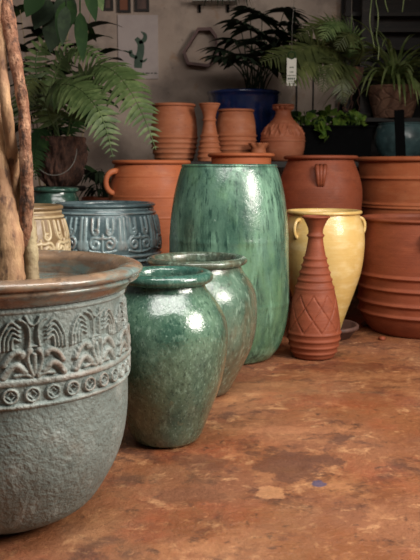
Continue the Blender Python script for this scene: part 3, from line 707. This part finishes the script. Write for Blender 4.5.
# aqua pot with black stake
Yk = 6.3; ka = m_px(Yk, 140); ra = 29 * ka; ha = zc(124, Yk) - zB
o_x = (403 - 210) * ka
aq = thing('glazed_pot', 'dusty aqua round pot on the bench at right edge, dark slat leaning over it', 'pot', (o_x, Yk, zB))
m = MB(); lathe(m, catmull([(ra * .6, 0), (ra * .86, ha * .3), (ra * .98, ha * .6), (ra * .9, ha * .9), (ra * .84, ha - .01), (ra * .88, ha), (ra * .84, ha + .005), (ra * .78, ha - .01), (ra * .7, ha * .7), (.01, ha * .65)], 6), 72, cap=True); child(m, 'body', M['aqua'], aq)
p0 = at(401, 160, 5.9); p1 = at(399, 110, 5.95)
m = MB(); tube(m, [(p0.x, p0.y, zB + .001), (p1.x, p1.y, p1.z)], .037, 4, flat=.35); m = m.build('dark_slat', M['metal'], None, smooth=False); tag(m, 'upright black slat standing in front of the dusty aqua pot', 'slat')

# rack behind right with spider plant
YR = 6.85
rack = thing('shelf_rack', 'dark wooden slatted rack against the back wall at right', 'rack', (at(395, 150, YR).x, YR, 0))
rx = rack.location.x
for px in (347, 363, 430):
    x = at(px, 100, YR).x - rx; w = {347: .05, 363: .10, 430: .08}[px]
    m = MB(); m.box((x, -.1 if px == 363 else .05, 1.4), (w, .06, 2.8)); child(m, 'post', M['darkwood'], rack, smooth=False, bevel=.004)
for py in (14, 30, 48, 122):
    z = at(390, py, YR).z; m = MB(); x = (at(347, 100, YR).x + at(430, 100, YR).x) / 2 - rx; m.box((x, -.12 if py > 100 else .05, z), (.76, .42 if py > 100 else .1, .03)); child(m, 'shelf', M['darkwood'], rack, smooth=False)
m = MB(); m.box((x, .15, 1.4), (.78, .03, 2.8)); child(m, 'back_panel', M['darkwood'], rack, smooth=False)
zS = at(390, 122, YR).z + .015
sx = at(393, 110, 6.62).x; ks = m_px(6.62, 105)
sp_ = thing('spider_plant', 'arching spider plant in a crazed clay pot on the dark rack at right', 'potted plant', (sx, 6.62, zS))
hs = at(384, 87, 6.62).z - zS
m = MB()
def crackle(T, Z, R):
    u = T / (2 * PI) * 11; v = Z / hs * 3
    d = np.minimum(np.abs(((u + .35 * np.sin(v * 3)) % 1) - .5), np.abs(((v + .3 * np.sin(u * 2.3)) % 1) - .5))
    return -np.clip(1 - d / .09, 0, 1), .012
dense = [(22 * ks + 12 * ks * t, hs * t) for t in [i / 60 for i in range(61)]]
dense = [(ks * (18 + 8.5 * t ** .8), z) for (_, z), t in zip(dense, [i / 60 for i in range(61)])]
lathe(m, dense + [(ks * 25.5, hs + .004), (ks * 24, hs), (ks * 23, hs * .9), (.01, hs * .88)], 220, crackle, cap=True); child(m, 'pot', M['crack'], sp_)
for k in range(100):
    a = rnd.uniform(0, 2 * PI); L = rnd.uniform(.42, .82); el = rnd.uniform(.5, 1.35); m = MB()
    d = Vector((math.cos(a) * math.cos(el), math.sin(a) * math.cos(el) * .7 - .15, math.sin(el))).normalized(); b = Vector((rnd.uniform(-.06, .06), rnd.uniform(-.05, .05), hs * .9))
    P = []; v = d.copy(); p = b.copy(); n = 12
    s = d.cross(Vector((0, 0, 1))).normalized(); vs = []; fs = []
    for i in range(n + 1):
        t = i / n; w = .016 * (min(1, .5 + t * 2) * (1 - t ** 3) + .03); u = s.cross(v).normalized()
        vs += [p - s * w + u * w * .5, p.copy(), p + s * w + u * w * .5]
        p = p + v * (L / n); p.y = min(p.y, .33); v = (v + Vector((0, 0, -.17 - .08 * t))).normalized()
    for i in range(n):
        q = i * 3; fs += [(q, q + 1, q + 4, q + 3), (q + 1, q + 2, q + 5, q + 4)]
    m.add(vs, fs); child(m, 'leaf', M['spider'], sp_)
# hanging fern frond plant centre right, in hanging pot above the frame
hf = at(352, -60, 5.6)
f2 = thing('hanging_fern', 'olive green fern with arching fronds hanging left of the dark rack', 'hanging plant', hf)
c0 = at(350, 66, 5.95)
zpot = at(350, 78, 5.95)
f2.location = (zpot.x, 5.95, zpot.z)
fl = f2.location.copy()
m = MB(); kf = m_px(5.95, 70)
lathe(m, catmull([(.03, -.09), (.06, -.06), (.085, .0), (.095, .06), (.1, .065), (.095, .07), (.08, .06), (.01, .05)], 4), 48, cap=True); child(m, 'pot', M['coir'], f2)
m = MB()
for a in (.3, 2.4, 4.5): tube(m, [(.09 * math.cos(a), .09 * math.sin(a), .06), (0, 0, .45)], .002, 5)
tube(m, [(0, 0, .45), (0, 0, 3.01 - fl.z)], .003, 5); child(m, 'cord', M['wire'], f2)
for pl, L, mm in (([(350, 70, 5.9), (336, 50, 5.8), (312, 46, 5.7), (288, 54, 5.6), (260, 62, 5.5)], .15, 'fern_olive'), ([(350, 70, 5.9), (334, 58, 5.7), (314, 60, 5.6), (296, 72, 5.5), (282, 84, 5.45)], .14, 'fern_olive'),
                  ([(352, 70, 5.9), (342, 40, 5.85), (330, 26, 5.8), (310, 30, 5.75), (296, 40, 5.7)], .13, 'fern_olive'), ([(352, 68, 5.9), (352, 40, 5.8), (344, 24, 5.7), (332, 26, 5.6), (322, 40, 5.55)], .12, 'fern'),
                  ([(350, 72, 5.9), (338, 62, 5.6), (326, 74, 5.5), (322, 92, 5.45)], .10, 'fern_olive'), ([(354, 70, 5.9), (362, 50, 5.7), (358, 38, 5.6), (346, 36, 5.5), (336, 50, 5.5)], .11, 'fern_olive'),
                  ([(352, 74, 5.9), (350, 66, 5.7), (342, 80, 5.6), (344, 104, 5.6)], .09, 'fern_olive')):
    frond(f2, [at(*p) for p in pl], L * 1.35, M[mm], n=30, lw=.2, skew=.5)
m = MB()
for k in range(7):
    a = rnd.uniform(0, 6.28); q = Vector((.05 * math.cos(a), .05 * math.sin(a), -.06)); P = [q]
    for j in range(6): q = q + Vector((rnd.uniform(-.02, .02), rnd.uniform(-.01, .01), -.03)); P.append(q.copy())
    tube(m, P, .003, 5)
child(m, 'roots', M['coir'], f2)
# string-like pale trailing stems in front of the rack
tr_ = thing('trailing_plant', 'pale thin trailing stems hanging down from the top right above the spider plant', 'hanging plant', at(392, -40, 6.0))
tl = tr_.location.copy()
m = MB(); lathe(m, catmull([(.09, 0), (.13, .05), (.15, .15), (.13, .15), (.01, .12)], 4), 40, cap=True); child(m, 'pot', M['stoneware'], tr_)
m = MB(); tube(m, [(0, 0, .12), (0, 0, 3.01 - tl.z)], .004, 5); child(m, 'cord', M['wire'], tr_)
for (px, ye) in ((372, 50), (378, 64), (386, 16), (404, 22), (412, 10)):
    P = [Vector((0, 0, .14)), at(px - 3, -30, 5.85) - tl]
    y = -12
    while y < ye: P.append(at(px + rnd.uniform(-2.5, 2.5), y, 5.85) - tl); y += 12
    m = MB(); tube(m, catmull(P, 4), .0045, 6); child(m, 'stem', M['spider'], tr_)

# ================================================================ WALL THINGS
pc = at(138, 47, WY - .02); kw = m_px(WY, 47)
po = thing('poster', 'pale pinkish poster printed with a green cactus, hanging on the back wall', 'poster', (pc.x, WY - .0075, pc.z))
m = MB(); m.box((0, 0, 0), (40 * kw, .016, 62 * kw)); child(m, 'board', M['paper'], po, smooth=False, bevel=.002)
def flat(mb, pts, y): # thin printed shape
    vs = [(x, y, z) for x, z in pts]; mb.add(vs, [tuple(range(len(vs)))])
def px2(px, py): p = at(px, py, WY - .02); return (p.x - pc.x, p.z - pc.z)
m = MB()
def inkstroke(P, R):
    P3 = [(px2(a, b)[0], -.0095, px2(a, b)[1]) for a, b in P]; Q = catmull([p + (r * kw,) for p, r in zip(P3, R)], 6)
    tube(m, [q[:3] for q in Q], [q[3] for q in Q], 10, flat=.08)
# keep the ink flush: strokes are flattened against the board
def ink2(P, R):
    Q = catmull([(px2(a, b)) + (r * kw,) for (a, b), r in zip(P, R)], 8); L = []; Rr = []
    for i, q in enumerate(Q):
        a = Q[max(i - 1, 0)]; b = Q[min(i + 1, len(Q) - 1)]; dx, dz = b[0] - a[0], b[1] - a[1]; n = math.hypot(dx, dz) + 1e-9
        L.append((q[0] - dz / n * q[2], q[1] + dx / n * q[2])); Rr.append((q[0] + dz / n * q[2], q[1] - dx / n * q[2]))
    vs = [(x, -.0092, z) for x, z in L + Rr]; k = len(L)
    m.add(vs, [(i, i + 1, k + i + 1, k + i) for i in range(k - 1)])
ink2([(138, 68), (138.5, 60), (140.5, 52), (140.5, 44), (136, 38)], [4, 4.2, 3.6, 3.2, 2])
ink2([(139, 43), (144, 40), (145, 35), (141, 31.5)], [1.5, 2.2, 1.8, .4])
ink2([(137, 58), (131.5, 55), (130.5, 50)], [1.5, 2, 1.6]); ink2([(131, 53), (125, 50.5)], [1, .4])
ink2([(140, 61), (144, 61), (147, 58.5)], [1.2, 1.2, .5])
child(m, 'cactus_print', M['inkgreen'], po, smooth=False)
m = MB(); x = 121.5
for w in (4, 2.2, 5.5, 0, 3, 2, 4.5, 2.2, 3):
    if w: a = px2(x, 73.2); m.box((a[0] + w * kw / 2, -.009, a[1]), (w * kw, .001, 1.1 * kw))
    x += w + 1.1 if w else 1.5
child(m, 'caption', M['ink'], po, smooth=False)
# hexagonal frame
hx = [at(a, b, WY - .06) for a, b in ((183, 56), (184.5, 64.5), (206, 67), (221, 63), (222, 40), (211, 27), (200, 27))]
hx = [at(a, b, WY - .06) for a, b in ((182.5, 53), (187, 65), (208, 67.5), (219, 60), (217, 36), (211, 28), (198, 28.5))]
cz = sum(hx, Vector()) / len(hx); m = MB(); n = len(hx)
oo = [p - cz for p in hx]; vs = []
for p in oo: 
    i_ = p * .85; vs += [(p.x, -.05, p.z), (p.x, .055, p.z), (i_.x, .055, i_.z), (i_.x, -.05, i_.z)]
fs = []
for i in range(n):
    j = (i + 1) % n
    for k in range(4): fs.append((i * 4 + k, i * 4 + (k + 1) % 4, j * 4 + (k + 1) % 4, j * 4 + k))
m.add(vs, fs); o = m.build('geometric_frame', M['rosewood'], None, smooth=False); o.location = cz; o.location.y = WY - .058; tag(o, 'open many-sided reddish wooden frame fixed on the wall beside the palm', 'wall frame')
# wall shelf strips at the top
za = at(214, 3, WY - .1).z
sh = thing('wall_shelf', 'white board shelf on the back wall cut by the top edge of the photo', 'shelf', (at(214, 3, WY - .1).x, WY - .1, za))
m = MB(); m.box((0, 0, .015), (42 * kw, .2, .03)); child(m, 'board', M['white'], sh, smooth=False)
for s in (-1, 1): m = MB(); m.box((s * .12, .085, -.02), (.02, .03, .08)); child(m, 'bracket', M['metal'], sh, smooth=False)
spx = sh.location.x + .1
sp2 = thing('potted_plant', 'plant with dark spiky leaves drooping over the white wall shelf at the top', 'potted plant', (spx, WY - .1, za + .03))
m = MB(); lathe(m, [(.05, 0), (.07, .12), (.075, .12), (.075, .14), (.065, .14), (.01, .12)], 32, cap=True); child(m, 'pot', M['blackplastic'], sp2)
for k in range(18):
    a = k * 2.4; m = MB(); leaf_blade(m, (0, 0, .12), (math.cos(a), -abs(math.sin(a)) * .8 - .1, .5), (0, 0, 1), rnd.uniform(.22, .38), .03, droop=1.1, n=7); child(m, 'leaf', M['darkleaf'], sp2)
for (px, w, c, lab, hgt) in ((108, 10, 'darkwood', 'small dark framed picture at the top edge left of the poster', 10), (124, 13, 'rust', 'small rust-brown framed picture at the top edge above the poster', 12), (142, 14, 'darkwood', 'dark framed picture at the top edge above the poster corner', 11)):
    p = at(px, hgt - 14, WY - .015)
    r_ = thing('picture_frame', lab, 'picture', (p.x, WY - .015, p.z), 'small framed pictures above the poster'); m = MB()
    W_, H_ = w * kw, 28 * kw
    for (a, b, cc, d) in ((0, H_ / 2 - .01, W_, .02), (0, -H_ / 2 + .01, W_, .02), (-W_ / 2 + .01, 0, .02, H_ - .04), (W_ / 2 - .01, 0, .02, H_ - .04)): m.box((a, 0, b), (cc, .026, d))
    child(m, 'frame', M['darkwood'], r_, smooth=False)
    m = MB(); m.box((0, .004, 0), (W_ - .04, .012, H_ - .04)); child(m, 'picture', M[c if c == 'rust' else 'stoneware'], r_, smooth=False)
# price tag hanging from the fern by a green clip
pt = at(291.5, 72, 5.45); kt2 = m_px(5.45, 72)
tg = thing('plant_tag', 'white printed plant tag hanging from the fern on a green clip', 'tag', (pt.x, 5.45, pt.z))
m = MB(); m.box((0, 0, 0), (9.5 * kt2, .0015, 27 * kt2)); child(m, 'card', M['white'], tg, smooth=False)
m = MB()
for (zz, ws) in ((4.5, (1.5, 2)), (0, (1, 2.5)), (-3.5, (1, 1.4, 1, 1.6, .8)), (-6.5, (1.6, 1.2, 1.6, 1.6)), (-9, (7,)), (-11, (1.3, 1, 2))):
    tot = sum(ws) + .5 * (len(ws) - 1); x = -tot / 2
    for w in ws: m.box(((x + w / 2) * kt2, -.0012, zz * kt2), (w * kt2, .0008, (1.9 if zz == -6.5 else 1.0 if zz > -8 else .5) * kt2)); x += w + .5
child(m, 'printing', M['ink'], tg, smooth=False)
m = MB(); tube(m, [(-.025, 0, .105), (-.02, 0, .125), (0, 0, .13), (.02, 0, .125), (.025, 0, .105), (.012, 0, .088), (0, 0, .085), (-.012, 0, .088), (-.025, 0, .105)], .0045, 6); 
child(m, 'clip', M['midleaf'], tg)
m = MB(); tube(m, [(0, 0, .13), (0, 0, .3), (.02, .02, .55), (.0, .1, 3.01 - tg.location.z)], .0015, 4); child(m, 'string', M['wire'], tg)
# small stone chips beside the banded planter
for (px, py, r, lab) in ((382, 340, .02, 'small reddish clay shard on the floor before the banded planter'), (366, 326, .028, 'dark rounded stone between saucer and banded planter')):
    Yq_ = floor_y(py); c = at(px, py, Yq_); m = MB()
    lathe(m, [(r * .7, 0), (r, r * .3), (r * .8, r * .8), (.2 * r, r)], 9, lambda T, Z, R: (np.sin(T * 3 + Z * 40), r * .12), cap=True); o = m.build('stone', M['stoneware' if py < 330 else 'terra_deep'], None); o.location = (c.x, c.y, 0); tag(o, lab, 'stone')

# ================================================================ LIGHT
w = bpy.data.worlds.new('world'); SC.world = w; w.use_nodes = True
nt = w.node_tree; bg = nt.nodes['Background']
bg.inputs[0].default_value = (.78, .78, .76, 1); bg.inputs[1].default_value = .09
def area(name, loc, rot, sx, sy, e, col):
    l = bpy.data.lights.new(name, 'AREA'); l.shape = 'RECTANGLE'; l.size = sx; l.size_y = sy; l.energy = e; l.color = col
    o = bpy.data.objects.new(name, l); COL.objects.link(o); o.location = loc
    d = Vector(rot) - Vector(loc); o.rotation_euler = d.to_track_quat('-Z', 'Y').to_euler(); return o
area('roof_light', (.3, 1.4, 3.1), (.2, 1.9, 0), 3.2, 1.0, 115, (1, .97, .92))
area('doorway_light', (3.0, 1.2, 2.3), (-.2, 3.0, .3), 1.5, 1.6, 215, (1, .94, .85))
vs_ = SC.view_settings
vs_.view_transform = 'Standard'; vs_.look = 'None'; vs_.gamma = 1; vs_.use_curve_mapping = False; vs_.exposure = 0
